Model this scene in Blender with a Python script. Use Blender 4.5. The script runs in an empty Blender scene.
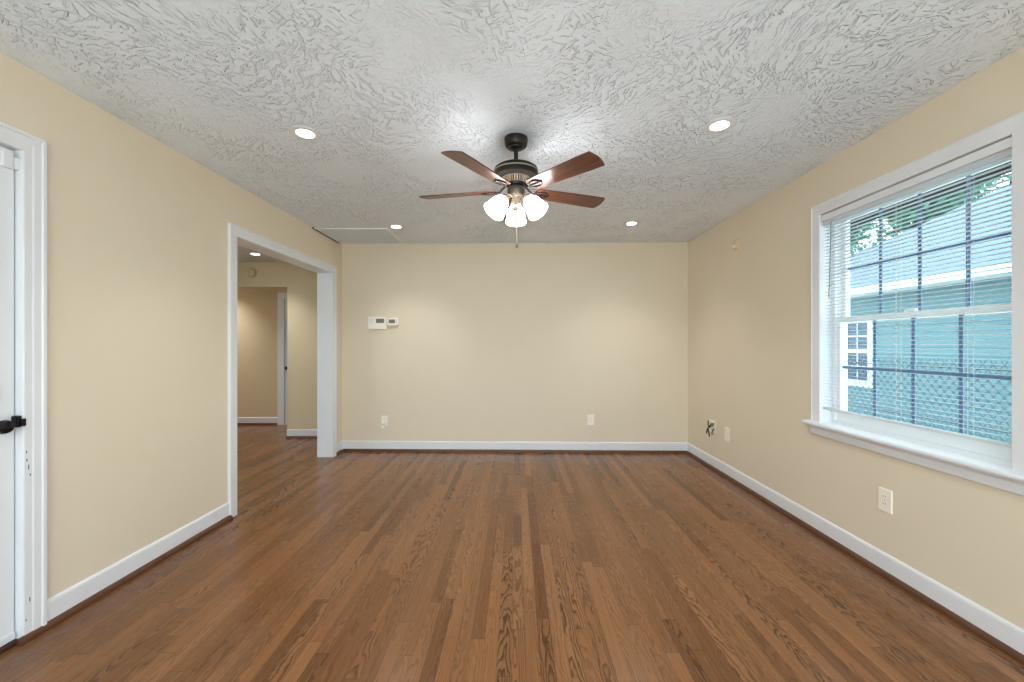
import bpy, bmesh, math, random
from mathutils import Vector, Matrix

PI = math.pi
SC = bpy.context.scene
COL = SC.collection
random.seed(7)

# ------------------------------------------------------------------ camera
CAM_Z = 1.255
cam_d = bpy.data.cameras.new('camera')
cam_d.sensor_width = 36.0
cam_d.lens = 36.0 * 400.0 / 1024.0
cam_d.shift_x = -4.0 / 1024.0
cam_d.shift_y = 3.5 / 1024.0
cam_d.clip_start = 0.02
cam_d.clip_end = 300
cam = bpy.data.objects.new('camera', cam_d)
cam.location = (0, 0, CAM_Z)
cam.rotation_euler = (PI / 2, 0, 0)
COL.objects.link(cam)
SC.camera = cam

# ------------------------------------------------------------------ view + sky
SC.view_settings.view_transform = 'Standard'
SC.view_settings.look = 'None'
SC.view_settings.exposure = 0.63
SC.view_settings.gamma = 1.0
SC.view_settings.use_curve_mapping = False
SC.cycles.use_denoising = True
SC.cycles.max_bounces = 10
SC.cycles.diffuse_bounces = 6
SC.cycles.glossy_bounces = 4
SC.cycles.transmission_bounces = 8
SC.cycles.transparent_max_bounces = 24
SC.cycles.sample_clamp_indirect = 6.0
SC.cycles.caustics_reflective = False
SC.cycles.caustics_refractive = False

SKY_STRENGTH = 3.5
world = bpy.data.worlds.new('overcast_sky')
SC.world = world
world.use_nodes = True
wnt = world.node_tree
wnt.nodes.clear()
wo = wnt.nodes.new('ShaderNodeOutputWorld')
bg = wnt.nodes.new('ShaderNodeBackground')
tc = wnt.nodes.new('ShaderNodeTexCoord')
sp = wnt.nodes.new('ShaderNodeSeparateXYZ')
rp = wnt.nodes.new('ShaderNodeValToRGB')
rp.color_ramp.elements[0].position = 0.0
rp.color_ramp.elements[0].color = (0.80, 0.95, 1.0, 1)
rp.color_ramp.elements[1].position = 0.6
rp.color_ramp.elements[1].color = (0.82, 0.95, 1.0, 1)
wnt.links.new(tc.outputs['Generated'], sp.inputs[0])
wnt.links.new(sp.outputs['Z'], rp.inputs[0])
wnt.links.new(rp.outputs[0], bg.inputs['Color'])
bg.inputs['Strength'].default_value = SKY_STRENGTH
wnt.links.new(bg.outputs[0], wo.inputs['Surface'])

# lamp powers (the lamps themselves are made in their builders)
P_DOWN = 44.0      # each recessed light of the room
P_HALL = 58.0
GLOW_SHADE = 19.0  # opal shades of the fan
GLOW_LENS = 9.0

# ------------------------------------------------------------------ node helpers
def lin(r, g, b):
    def f(c):
        c /= 255.0
        return c / 12.92 if c <= 0.04045 else ((c + 0.055) / 1.055) ** 2.4
    return (f(r), f(g), f(b), 1.0)


class NG:
    def __init__(s, name):
        s.m = bpy.data.materials.new(name)
        s.m.use_nodes = True
        s.t = s.m.node_tree
        s.t.nodes.clear()
        s.out = s.t.nodes.new('ShaderNodeOutputMaterial')

    def node(s, kind, **kw):
        n = s.t.nodes.new(kind)
        for k, v in kw.items():
            setattr(n, k, v)
        return n

    def put(s, sock, v):
        if v is None:
            return
        if isinstance(v, bpy.types.NodeSocket):
            s.t.links.new(v, sock)
        else:
            sock.default_value = v

    def ma(s, op, a, b=None, c=None, clamp=False):
        n = s.node('ShaderNodeMath', operation=op)
        n.use_clamp = clamp
        s.put(n.inputs[0], a)
        s.put(n.inputs[1], b)
        s.put(n.inputs[2], c)
        return n.outputs[0]

    def xyz(s, x=0.0, y=0.0, z=0.0):
        n = s.node('ShaderNodeCombineXYZ')
        s.put(n.inputs[0], x)
        s.put(n.inputs[1], y)
        s.put(n.inputs[2], z)
        return n.outputs[0]

    def sep(s, v):
        n = s.node('ShaderNodeSeparateXYZ')
        s.put(n.inputs[0], v)
        return n.outputs[0], n.outputs[1], n.outputs[2]

    def obj(s):
        return s.node('ShaderNodeTexCoord').outputs['Object']

    def scale(s, v, sx, sy, sz):
        n = s.node('ShaderNodeVectorMath', operation='MULTIPLY')
        s.put(n.inputs[0], v)
        n.inputs[1].default_value = (sx, sy, sz)
        return n.outputs[0]

    def noise(s, v, scale=5.0, detail=2.0, rough=0.5, dist=0.0):
        n = s.node('ShaderNodeTexNoise')
        s.put(n.inputs['Vector'], v)
        n.inputs['Scale'].default_value = scale
        n.inputs['Detail'].default_value = detail
        n.inputs['Roughness'].default_value = rough
        n.inputs['Distortion'].default_value = dist
        return n.outputs[0]

    def white(s, v):
        n = s.node('ShaderNodeTexWhiteNoise', noise_dimensions='3D')
        s.put(n.inputs['Vector'], v)
        return n.outputs['Value'], n.outputs['Color']

    def smooth(s, v, a, b, lo=0.0, hi=1.0):
        n = s.node('ShaderNodeMapRange', interpolation_type='SMOOTHSTEP')
        s.put(n.inputs[0], v)
        n.inputs[1].default_value = a
        n.inputs[2].default_value = b
        n.inputs[3].default_value = lo
        n.inputs[4].default_value = hi
        return n.outputs[0]

    def mix(s, f, a, b, mode='MIX'):
        n = s.node('ShaderNodeMix', data_type='RGBA', blend_type=mode)
        s.put(n.inputs[0], f)
        s.put(n.inputs[6], a)
        s.put(n.inputs[7], b)
        return n.outputs[2]

    def mixf(s, f, a, b):
        n = s.node('ShaderNodeMix', data_type='FLOAT')
        s.put(n.inputs[0], f)
        s.put(n.inputs[2], a)
        s.put(n.inputs[3], b)
        return n.outputs[0]

    def bump(s, h, strength=0.3, dist=0.01):
        n = s.node('ShaderNodeBump')
        n.inputs['Strength'].default_value = strength
        n.inputs['Distance'].default_value = dist
        s.put(n.inputs['Height'], h)
        return n.outputs[0]

    def bsdf(s, color, rough=0.5, metal=0.0, spec=0.5, normal=None, **kw):
        n = s.node('ShaderNodeBsdfPrincipled')
        s.put(n.inputs['Base Color'], color)
        s.put(n.inputs['Roughness'], rough)
        s.put(n.inputs['Metallic'], metal)
        s.put(n.inputs['Specular IOR Level'], spec)
        s.put(n.inputs['Normal'], normal)
        for k, v in kw.items():
            s.put(n.inputs[k], v)
        s.t.links.new(n.outputs[0], s.out.inputs['Surface'])
        return n


def simple(name, col, rough=0.5, metal=0.0, spec=0.5, var=0.06, vscale=6.0, bump=0.0, bscale=60.0, **kw):
    g = NG(name)
    o = g.obj()
    n = g.noise(o, vscale, 3.0)
    dark = tuple(c * (1 - var) for c in col[:3]) + (1,)
    lite = tuple(min(1, c * (1 + var)) for c in col[:3]) + (1,)
    c = g.mix(n, dark, lite)
    nm = g.bump(g.noise(o, bscale, 2.0), bump, 0.002) if bump else None
    g.bsdf(c, rough, metal, spec, nm, **kw)
    return g.m


M = {}
# painted plaster walls: beige with faint roller texture
def wall_paint(name, col):
    g = NG(name)
    o = g.obj()
    n = g.noise(o, 1.7, 3.0)
    c = g.mix(n, tuple(x * 0.97 for x in col[:3]) + (1,), tuple(x * 1.03 for x in col[:3]) + (1,))
    h = g.noise(o, 170.0, 2.0)
    h2 = g.noise(o, 7.0, 2.0)
    nm = g.bump(g.ma('ADD', g.ma('MULTIPLY', h, 0.25), h2), 0.12, 0.006)
    g.bsdf(c, 0.5, 0, 0.35, nm)
    return g.m

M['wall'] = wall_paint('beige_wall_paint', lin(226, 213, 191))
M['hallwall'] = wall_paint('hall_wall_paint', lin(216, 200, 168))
M['white'] = simple('white_trim_paint', lin(228, 229, 233), 0.32, 0, 0.45, 0.02, 9.0, 0.05, 40)
M['door'] = simple('door_white_paint', lin(228, 229, 233), 0.38, 0, 0.45, 0.02, 5.0, 0.06, 30)
M['vinyl'] = simple('white_vinyl', lin(242, 244, 246), 0.35, 0, 0.45, 0.01)
M['blind'] = None
M['plastic'] = simple('ivory_plastic', lin(246, 238, 224), 0.4, 0, 0.45, 0.02)
M['whiteplastic'] = simple('white_plastic', lin(243, 238, 226), 0.38, 0, 0.45, 0.01)
M['beigeplastic'] = simple('beige_plastic', lin(214, 196, 164), 0.45, 0, 0.4, 0.02)
M['screen'] = simple('grey_display', lin(120, 116, 106), 0.25, 0, 0.5, 0.05)
M['greyprint'] = simple('grey_print', lin(170, 164, 150), 0.5)
M['black'] = simple('black_rubber', lin(26, 23, 20), 0.45, 0, 0.4, 0.1)
M['bronze'] = simple('dark_bronze_metal', lin(38, 34, 33), 0.38, 0.55, 0.5, 0.15, 12)
M['taupe'] = simple('taupe_metal', lin(92, 84, 78), 0.35, 0.6, 0.5, 0.1, 12)
M['nickel'] = simple('brushed_nickel', lin(200, 186, 166), 0.28, 0.85, 0.5, 0.08, 20)
M['brass'] = simple('aged_brass', lin(120, 92, 56), 0.35, 0.8, 0.5, 0.15, 30)
M['blackmetal'] = simple('black_metal', lin(34, 34, 36), 0.25, 0.6, 0.5, 0.1, 30)
M['steel'] = simple('weathered_steel', lin(40, 54, 68), 0.5, 0.3, 0.4, 0.1)
M['shoe'] = simple('stained_wood_moulding', lin(92, 58, 38), 0.4, 0, 0.4, 0.25, 14)
M['threshold'] = simple('dark_threshold', lin(70, 46, 32), 0.45, 0, 0.4, 0.2, 14)
M['plain'] = simple('hidden_plaster', lin(200, 195, 185), 0.8)


def emis(name, col, strength):
    g = NG(name)
    o = g.obj()
    n = g.noise(o, 8.0, 1.0)
    c = g.mix(n, tuple(x * 0.97 for x in col) + (1,), tuple(col) + (1,))
    e = g.node('ShaderNodeEmission')
    g.put(e.inputs[0], c)
    e.inputs[1].default_value = strength
    g.t.links.new(e.outputs[0], g.out.inputs['Surface'])
    return g.m

def blind_mat():
    g = NG('translucent_white_vinyl')
    o = g.obj()
    c = g.mix(g.noise(o, 6.0, 1.0), lin(222, 224, 226), lin(228, 230, 232))
    b = g.bsdf(c, 0.4, 0, 0.4)
    t = g.node('ShaderNodeBsdfTranslucent')
    g.put(t.inputs[0], c)
    mx = g.node('ShaderNodeMixShader')
    mx.inputs[0].default_value = 0.4
    g.t.links.new(b.outputs[0], mx.inputs[1])
    g.t.links.new(t.outputs[0], mx.inputs[2])
    g.t.links.new(mx.outputs[0], g.out.inputs['Surface'])
    return g.m

M['blind'] = blind_mat()
M['muntin'] = simple('shade_tinted_grille', lin(112, 132, 170), 0.45, 0, 0.4, 0.03)  # white vinyl grille, its shaded look painted in as blue-grey

M['lens'] = emis('lit_diffuser', (1.0, 0.99, 0.97), GLOW_LENS)
M['shade'] = emis('lit_opal_glass', (1.0, 0.97, 0.93), GLOW_SHADE)


def glass_mat():
    g = NG('window_glass')
    o = g.obj()
    n = g.noise(o, 3.0, 1.0)
    tint = g.mix(n, (0.90, 0.965, 0.97, 1), (0.92, 0.975, 0.98, 1))
    tr = g.node('ShaderNodeBsdfTransparent')
    g.put(tr.inputs[0], tint)
    gl = g.node('ShaderNodeBsdfGlossy')
    gl.inputs['Roughness'].default_value = 0.02
    lw = g.node('ShaderNodeLayerWeight')
    lw.inputs[0].default_value = 0.5
    fr = g.ma('ADD', g.ma('MULTIPLY', g.ma('POWER', lw.outputs['Facing'], 5.0), 0.75), 0.025)
    mx = g.node('ShaderNodeMixShader')
    g.t.links.new(fr, mx.inputs[0])
    g.t.links.new(tr.outputs[0], mx.inputs[1])
    g.t.links.new(gl.outputs[0], mx.inputs[2])
    g.t.links.new(mx.outputs[0], g.out.inputs['Surface'])
    return g.m

M['glass'] = glass_mat()


def ceiling_mat():
    g = NG('trowelled_ceiling_plaster')
    o = g.obj()
    x, y, z = g.sep(o)
    # patches of trowel strokes, every patch with a direction of its own
    wx = g.noise(g.xyz(x, y, 0.3), 2.2, 2.0)
    wy = g.noise(g.xyz(x, y, 4.1), 2.2, 2.0)
    px = g.ma('ADD', x, g.ma('MULTIPLY', g.ma('SUBTRACT', wx, 0.5), 0.35))
    py = g.ma('ADD', y, g.ma('MULTIPLY', g.ma('SUBTRACT', wy, 0.5), 0.35))
    heights = []
    for sc, seed, along, across in ((2.4, 0.0, 16.0, 66.0), (4.2, 7.7, 26.0, 92.0)):
        v = g.node('ShaderNodeTexVoronoi', voronoi_dimensions='2D', feature='F1')
        g.put(v.inputs['Vector'], g.xyz(g.ma('ADD', px, seed), py, 0.0))
        v.inputs['Scale'].default_value = sc
        cr = g.node('ShaderNodeSeparateColor')
        g.put(cr.inputs[0], v.outputs['Color'])
        ang = g.ma('MULTIPLY', cr.outputs[0], 6.283)
        cs = g.ma('COSINE', ang)
        sn = g.ma('SINE', ang)
        u = g.ma('ADD', g.ma('MULTIPLY', px, cs), g.ma('MULTIPLY', py, sn))
        w = g.ma('SUBTRACT', g.ma('MULTIPLY', py, cs), g.ma('MULTIPLY', px, sn))
        n = g.noise(g.xyz(g.ma('MULTIPLY', u, along), g.ma('MULTIPLY', w, across), g.ma('MULTIPLY', cr.outputs[1], 31.0)), 1.0, 1.5, 0.5, 0.25)
        ridge = g.smooth(n, 0.585, 0.665)
        heights.append(ridge)
    patch = g.smooth(g.noise(g.xyz(x, y, 9.0), 2.4, 2.0), 0.36, 0.60, 0.10, 1.0)
    h = g.ma('MAXIMUM', heights[0], heights[1])
    h = g.ma('MULTIPLY', h, patch)
    fine = g.noise(g.xyz(x, y, 2.0), 55.0, 3.0, 0.65)
    h = g.ma('ADD', h, g.ma('MULTIPLY', fine, 0.38))
    nm = g.bump(h, 1.0, 0.0115)
    c = g.mix(g.noise(o, 1.2, 2.0), lin(232, 239, 250), lin(239, 246, 255))
    g.bsdf(c, 0.6, 0, 0.3, nm)
    return g.m

M['ceiling'] = ceiling_mat()
M['smoothceiling'] = simple('flat_ceiling_paint', lin(214, 215, 217), 0.6, 0, 0.3, 0.02, 3.0, 0.1, 90)
M['hatch'] = simple('hatch_panel_paint', lin(218, 226, 238), 0.55, 0, 0.3, 0.02, 3.0, 0.05, 50)

BOARD = 0.057
BX0 = 0.038


def floor_mat():
    g = NG('oak_strip_flooring')
    o = g.obj()
    x, y, z = g.sep(o)
    xb = g.ma('DIVIDE', g.ma('SUBTRACT', x, BX0), BOARD)
    bi = g.ma('FLOOR', xb)
    xl = g.ma('SUBTRACT', g.ma('SUBTRACT', xb, bi), 0.5)
    r1, rc = g.white(g.xyz(bi, 3.7, 1.1))
    ln = g.ma('ADD', g.ma('MULTIPLY', r1, 0.8), 0.75)
    yy = g.ma('ADD', g.ma('DIVIDE', y, ln), g.ma('MULTIPLY', r1, 17.3))
    seg = g.ma('FLOOR', yy)
    yl = g.ma('MULTIPLY', g.ma('SUBTRACT', yy, seg), ln)
    v, c = g.white(g.xyz(bi, seg, 0.5))
    cs = g.node('ShaderNodeSeparateColor')
    g.put(cs.inputs[0], c)
    c1, c2, c3 = cs.outputs
    v2, _ = g.white(g.xyz(bi, seg, 9.5))
    v3, _ = g.white(g.xyz(bi, seg, 4.25))

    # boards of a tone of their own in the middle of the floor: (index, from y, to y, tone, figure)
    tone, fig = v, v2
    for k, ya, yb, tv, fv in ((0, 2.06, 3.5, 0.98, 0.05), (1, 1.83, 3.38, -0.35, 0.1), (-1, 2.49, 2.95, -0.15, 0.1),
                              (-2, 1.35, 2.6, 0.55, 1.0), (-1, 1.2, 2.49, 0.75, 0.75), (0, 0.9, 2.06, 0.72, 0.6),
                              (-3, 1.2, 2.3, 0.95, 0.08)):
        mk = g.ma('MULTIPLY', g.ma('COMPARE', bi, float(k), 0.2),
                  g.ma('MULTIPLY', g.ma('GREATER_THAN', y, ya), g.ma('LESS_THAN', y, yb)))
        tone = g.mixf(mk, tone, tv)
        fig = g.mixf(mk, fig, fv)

    # growth rings cut flat-sawn: distance from a pith that lies off the board
    wob = g.ma('SUBTRACT', g.noise(g.xyz(g.ma('MULTIPLY', x, 12.0), g.ma('MULTIPLY', y, 3.2), g.ma('MULTIPLY', v, 40.0)), 1.0, 3.0, 0.55), 0.5)
    wob2 = g.ma('SUBTRACT', g.noise(g.xyz(g.ma('MULTIPLY', x, 60.0), g.ma('MULTIPLY', y, 8.0), g.ma('MULTIPLY', v, 70.0)), 1.0, 2.0, 0.5), 0.5)
    cx = g.ma('ADD', g.ma('MULTIPLY', xl, BOARD), g.ma('MULTIPLY', g.ma('SUBTRACT', c1, 0.5), 0.07))
    slope = g.ma('MULTIPLY', g.ma('SUBTRACT', c3, 0.5), 0.16)
    cz = g.ma('ADD', g.ma('ADD', g.ma('MULTIPLY', c2, 0.05), 0.012),
              g.ma('ADD', g.ma('MULTIPLY', slope, yl), g.ma('MULTIPLY', wob, 0.05)))
    dd = g.ma('SQRT', g.ma('ADD', g.ma('MULTIPLY', cx, cx), g.ma('MULTIPLY', cz, cz)))
    dd = g.ma('ADD', dd, g.ma('MULTIPLY', wob2, 0.0024))
    fr = g.ma('FRACT', g.ma('DIVIDE', dd, 0.0068))
    ring = g.ma('MULTIPLY', g.smooth(fr, 0.35, 0.88), g.smooth(fr, 0.9, 1.0, 1.0, 0.0))
    pore = g.noise(g.xyz(g.ma('MULTIPLY', x, 420.0), g.ma('MULTIPLY', y, 16.0), v), 1.0, 2.0, 0.6)
    pore = g.smooth(pore, 0.5, 0.72)
    streak = g.noise(g.xyz(g.ma('MULTIPLY', x, 70.0), g.ma('MULTIPLY', y, 1.8), g.ma('MULTIPLY', v, 20.0)), 1.0, 3.0, 0.6)

    fstr = g.ma('ADD', 0.24, g.ma('MULTIPLY', g.ma('MULTIPLY', fig, fig), 0.62))
    tone = g.ma('ADD', tone, g.ma('MULTIPLY', g.ma('SUBTRACT', streak, 0.5), 1.1))
    base = g.mix(g.ma('MULTIPLY', g.ma('ADD', tone, 0.5), 0.62, clamp=True), lin(86, 54, 29), lin(154, 108, 71))
    base = g.mix(g.ma('MULTIPLY', v3, 0.35), base, lin(134, 84, 48))
    dark = lin(62, 38, 21)
    col = g.mix(g.ma('MULTIPLY', ring, fstr, clamp=True), base, dark)
    col = g.mix(g.ma('MULTIPLY', pore, 0.34), col, dark)
    # joints between boards
    ax = g.ma('ABSOLUTE', xl)
    jx = g.smooth(ax, 0.478, 0.497)
    je = g.smooth(g.ma('MINIMUM', yl, g.ma('SUBTRACT', ln, yl)), 0.0008, 0.0022, 1.0, 0.0)
    j = g.ma('MAXIMUM', jx, je)
    col = g.mix(g.ma('MULTIPLY', j, 0.45), col, lin(40, 26, 18))
    h = g.ma('SUBTRACT', g.ma('MULTIPLY', g.noise(o, 3.0, 2.0), 0.6), g.ma('ADD', g.ma('MULTIPLY', j, 0.5), g.ma('MULTIPLY', ring, 0.08)))
    nm = g.bump(h, 0.25, 0.002)
    ro = g.ma('ADD', 0.16, g.ma('MULTIPLY', g.ma('ADD', pore, g.noise(o, 2.0, 2.0)), 0.1))
    g.bsdf(col, ro, 0, 0.34, nm)
    return g.m

M['floor'] = floor_mat()


def blade_mat():
    g = NG('cherry_blade_wood')
    o = g.obj()
    x, y, z = g.sep(o)
    w = g.noise(g.xyz(g.ma('MULTIPLY', x, 4.0), g.ma('MULTIPLY', y, 60.0), 0.0), 1.0, 3.0, 0.6, 0.5)
    c = g.mix(g.smooth(w, 0.3, 0.7), lin(64, 32, 20), lin(112, 64, 42))
    g.bsdf(c, 0.3, 0, 0.5)
    return g.m

M['blade'] = blade_mat()


def siding_mat(name, a, b, sc):
    g = NG(name)
    o = g.obj()
    n = g.noise(g.scale(o, 0.6, 0.6, 8.0), sc, 3.0)
    g.bsdf(g.mix(n, a, b), 0.6, 0, 0.3)
    return g.m

M['siding'] = siding_mat('pale_green_siding', lin(77, 106, 115), lin(87, 116, 124), 1.5)
M['shingle'] = siding_mat('grey_blue_shingles', lin(82, 98, 120), lin(96, 112, 132), 3.0)
M['extwhite'] = siding_mat('exterior_white_paint', lin(178, 190, 194), lin(188, 198, 202), 2.0)
M['extglass'] = simple('dark_window_glass', lin(36, 56, 84), 0.12, 0, 0.5, 0.1)
M['eave'] = simple('shade_dark_eave', lin(8, 14, 26), 0.8, 0, 0.2, 0.1)  # near-black colour stands in for the shade under the eave
M['bark'] = simple('tree_bark', lin(84, 74, 62), 0.85, 0, 0.2, 0.3, 9, 0.4, 25)
M['ground'] = simple('pale_bounce_ground', lin(232, 229, 223), 0.9, 0, 0.1, 0.25, 4)  # unseen ground, made pale to bounce daylight up into the room


def leaf_mat():
    g = NG('tree_leaf')
    o = g.obj()
    n = g.noise(o, 1.6, 3.0)
    c = g.mix(n, lin(40, 100, 90), lin(112, 176, 156))
    d = g.node('ShaderNodeBsdfDiffuse')
    g.put(d.inputs[0], c)
    t = g.node('ShaderNodeBsdfTranslucent')
    g.put(t.inputs[0], c)
    mx = g.node('ShaderNodeMixShader')
    mx.inputs[0].default_value = 0.4
    g.t.links.new(d.outputs[0], mx.inputs[1])
    g.t.links.new(t.outputs[0], mx.inputs[2])
    g.t.links.new(mx.outputs[0], g.out.inputs['Surface'])
    return g.m

M['leaf'] = leaf_mat()

# ------------------------------------------------------------------ mesh helpers
def new_bm():
    return bmesh.new()


def obj(name, bm, mat, parent=None, smooth=False, angle=None):
    bmesh.ops.recalc_face_normals(bm, faces=bm.faces)
    me = bpy.data.meshes.new(name)
    bm.to_mesh(me)
    bm.free()
    o = bpy.data.objects.new(name, me)
    COL.objects.link(o)
    me.materials.append(mat)
    if smooth:
        for p in me.polygons:
            p.use_smooth = True
        try:
            me.set_sharp_from_angle(angle=math.radians(angle or 35))
        except Exception:
            pass
    if parent:
        o.parent = parent
    return o


def thing(name, label, cat, loc=(0, 0, 0), rz=0.0, group=None):
    o = bpy.data.objects.new(name, None)
    o.empty_display_size = 0.1
    COL.objects.link(o)
    o.location = loc
    o.rotation_euler = (0, 0, rz)
    o['label'] = label
    o['category'] = cat
    if group:
        o['group'] = group
    return o


def tag(o, label, cat, group=None):
    o['label'] = label
    o['category'] = cat
    if group:
        o['group'] = group
    return o


def struct(o):
    o['kind'] = 'structure'
    return o


def hexa(bm, pts):
    """box from eight points: 0-3 one face, 4-7 the opposite one"""
    vs = [bm.verts.new(p) for p in pts]
    for f in ((0, 1, 2, 3), (7, 6, 5, 4), (0, 4, 5, 1), (1, 5, 6, 2), (2, 6, 7, 3), (3, 7, 4, 0)):
        bm.faces.new([vs[i] for i in f])
    return vs


def box(bm, x0, x1, y0, y1, z0, z1, bev=0.0, seg=2):
    vs = hexa(bm, [(x0, y0, z0), (x1, y0, z0), (x1, y1, z0), (x0, y1, z0), (x0, y0, z1), (x1, y0, z1), (x1, y1, z1), (x0, y1, z1)])
    if bev:
        es = set()
        for v in vs:
            es.update(v.link_edges)
        bmesh.ops.bevel(bm, geom=list(es), offset=bev, segments=seg, affect='EDGES', profile=0.6)


def ident(u, v, w):
    return (u, w, v)


def pbox(bm, P, u0, u1, v0, v1, w0, w1, bev=0.0):
    vs = hexa(bm, [P(u0, v0, w0), P(u1, v0, w0), P(u1, v1, w0), P(u0, v1, w0), P(u0, v0, w1), P(u1, v0, w1), P(u1, v1, w1), P(u0, v1, w1)])
    if bev:
        es = set()
        for v in vs:
            es.update(v.link_edges)
        bmesh.ops.bevel(bm, geom=list(es), offset=bev, segments=2, affect='EDGES', profile=0.6)


def panel(bm, P, u0, u1, v0, v1, w0, w1, holes=()):
    """a wall slab with rectangular holes, one connected mesh"""
    us = sorted({u0, u1, *[h[0] for h in holes], *[h[1] for h in holes]})
    vs = sorted({v0, v1, *[h[2] for h in holes], *[h[3] for h in holes]})
    us = [u for u in us if u0 <= u <= u1]
    vs = [v for v in vs if v0 <= v <= v1]
    cache = {}

    def vert(i, j, k):
        key = (i, j, k)
        if key not in cache:
            cache[key] = bm.verts.new(P(us[i], vs[j], w1 if k else w0))
        return cache[key]

    def solid(i, j):
        if i < 0 or j < 0 or i >= len(us) - 1 or j >= len(vs) - 1:
            return False
        cu, cv = (us[i] + us[i + 1]) / 2, (vs[j] + vs[j + 1]) / 2
        return not any(h[0] < cu < h[1] and h[2] < cv < h[3] for h in holes)

    for i in range(len(us) - 1):
        for j in range(len(vs) - 1):
            if not solid(i, j):
                continue
            for k in (0, 1):
                bm.faces.new([vert(i, j, k), vert(i + 1, j, k), vert(i + 1, j + 1, k), vert(i, j + 1, k)])
            if not solid(i - 1, j):
                bm.faces.new([vert(i, j, 0), vert(i, j + 1, 0), vert(i, j + 1, 1), vert(i, j, 1)])
            if not solid(i + 1, j):
                bm.faces.new([vert(i + 1, j, 0), vert(i + 1, j + 1, 0), vert(i + 1, j + 1, 1), vert(i + 1, j, 1)])
            if not solid(i, j - 1):
                bm.faces.new([vert(i, j, 0), vert(i + 1, j, 0), vert(i + 1, j, 1), vert(i, j, 1)])
            if not solid(i, j + 1):
                bm.faces.new([vert(i, j + 1, 0), vert(i + 1, j + 1, 0), vert(i + 1, j + 1, 1), vert(i, j + 1, 1)])


def sweep(bm, P, prof, u0, u1, n=1):
    """closed (w, v) profile swept along u"""
    rings = []
    for k in range(n + 1):
        u = u0 + (u1 - u0) * k / n
        rings.append([bm.verts.new(P(u, v, w)) for w, v in prof])
    m = len(prof)
    for a, b in zip(rings, rings[1:]):
        for i in range(m):
            bm.faces.new([a[i], a[(i + 1) % m], b[(i + 1) % m], b[i]])
    bm.faces.new(rings[0])
    bm.faces.new(list(reversed(rings[-1])))


def casing(bm, P, u0, u1, v0, v1, prof):
    """mitred three-sided casing round an opening; prof = closed loop of (offset outward, thickness)"""
    rings = []
    for path in range(4):
        r = []
        for d, w in prof:
            u = u0 - d if path in (0, 1) else u1 + d
            v = v0 if path in (0, 3) else v1 + d
            r.append(bm.verts.new(P(u, v, w)))
        rings.append(r)
    m = len(prof)
    for a, b in zip(rings, rings[1:]):
        for i in range(m):
            bm.faces.new([a[i], a[(i + 1) % m], b[(i + 1) % m], b[i]])
    bm.faces.new(rings[0])
    bm.faces.new(list(reversed(rings[-1])))


CASING = [(0.0, 0.0), (0.0, 0.011), (0.004, 0.014), (0.03, 0.014), (0.036, 0.0165), (0.062, 0.0165), (0.066, 0.021), (0.078, 0.021), (0.081, 0.018), (0.081, 0.0)]


def lathe(bm, prof, n=32, mat=Matrix.Identity(4), cap0=False, cap1=False):
    """(radius, z) profile turned about z, then moved by mat"""
    rings = []
    for r, z in prof:
        if r < 1e-5:
            rings.append([bm.verts.new(mat @ Vector((0, 0, z)))])
        else:
            rings.append([bm.verts.new(mat @ Vector((r * math.cos(2 * PI * k / n), r * math.sin(2 * PI * k / n), z))) for k in range(n)])
    for a, b in zip(rings, rings[1:]):
        for k in range(n):
            k2 = (k + 1) % n
            if len(a) == 1 and len(b) == 1:
                continue
            if len(a) == 1:
                bm.faces.new([a[0], b[k], b[k2]])
            elif len(b) == 1:
                bm.faces.new([a[k], b[0], a[k2]])
            else:
                bm.faces.new([a[k], b[k], b[k2], a[k2]])
    if cap0 and len(rings[0]) > 1:
        bm.faces.new(rings[0])
    if cap1 and len(rings[-1]) > 1:
        bm.faces.new(list(reversed(rings[-1])))


def tube(bm, pts, r, n=8, closed=False):
    pts = [Vector(p) for p in pts]
    rad = r if isinstance(r, (list, tuple)) else [r] * len(pts)
    rings = []
    up = Vector((0.13, 0.31, 0.94)).normalized()
    for i, p in enumerate(pts):
        a = pts[i - 1] if i > 0 else (pts[-1] if closed else p)
        b = pts[i + 1] if i < len(pts) - 1 else (pts[0] if closed else p)
        d = (b - a).normalized()
        s = d.cross(up)
        if s.length < 0.05:
            s = d.cross(Vector((1, 0, 0)))
        s.normalize()
        t = d.cross(s).normalized()
        rings.append([bm.verts.new(p + rad[i] * (math.cos(2 * PI * k / n) * s + math.sin(2 * PI * k / n) * t)) for k in range(n)])
    pairs = list(zip(rings, rings[1:]))
    if closed:
        pairs.append((rings[-1], rings[0]))
    for a, b in pairs:
        for k in range(n):
            bm.faces.new([a[k], a[(k + 1) % n], b[(k + 1) % n], b[k]])
    if not closed:
        bm.faces.new(rings[0])
        bm.faces.new(list(reversed(rings[-1])))


def rrect(w, h, r, n=5):
    out = []
    for cx, cy, a0 in ((w / 2 - r, h / 2 - r, 0), (-w / 2 + r, h / 2 - r, PI / 2), (-w / 2 + r, -h / 2 + r, PI), (w / 2 - r, -h / 2 + r, 1.5 * PI)):
        for k in range(n + 1):
            a = a0 + (PI / 2) * k / n
            out.append((cx + r * math.cos(a), cy + r * math.sin(a)))
    return out


def plate(bm, w, h, d0, d1, r=0.004, inset=0.002, ox=0.0, oz=0.0):
    """rounded plate standing in the local x-z plane, from depth d0 to d1 towards -y, with an eased front edge"""
    rings = []
    for ww, hh, y, rr in ((w, h, -d0, r), (w, h, -(d1 - inset), r), (w - 2 * inset, h - 2 * inset, -d1, max(r - inset, 0.0008))):
        rings.append([bm.verts.new((ox + x, y, oz + z)) for x, z in rrect(ww, hh, rr)])
    m = len(rings[0])
    for a, b in zip(rings, rings[1:]):
        for i in range(m):
            bm.faces.new([a[i], a[(i + 1) % m], b[(i + 1) % m], b[i]])
    bm.faces.new(rings[0])
    bm.faces.new(list(reversed(rings[-1])))


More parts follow.
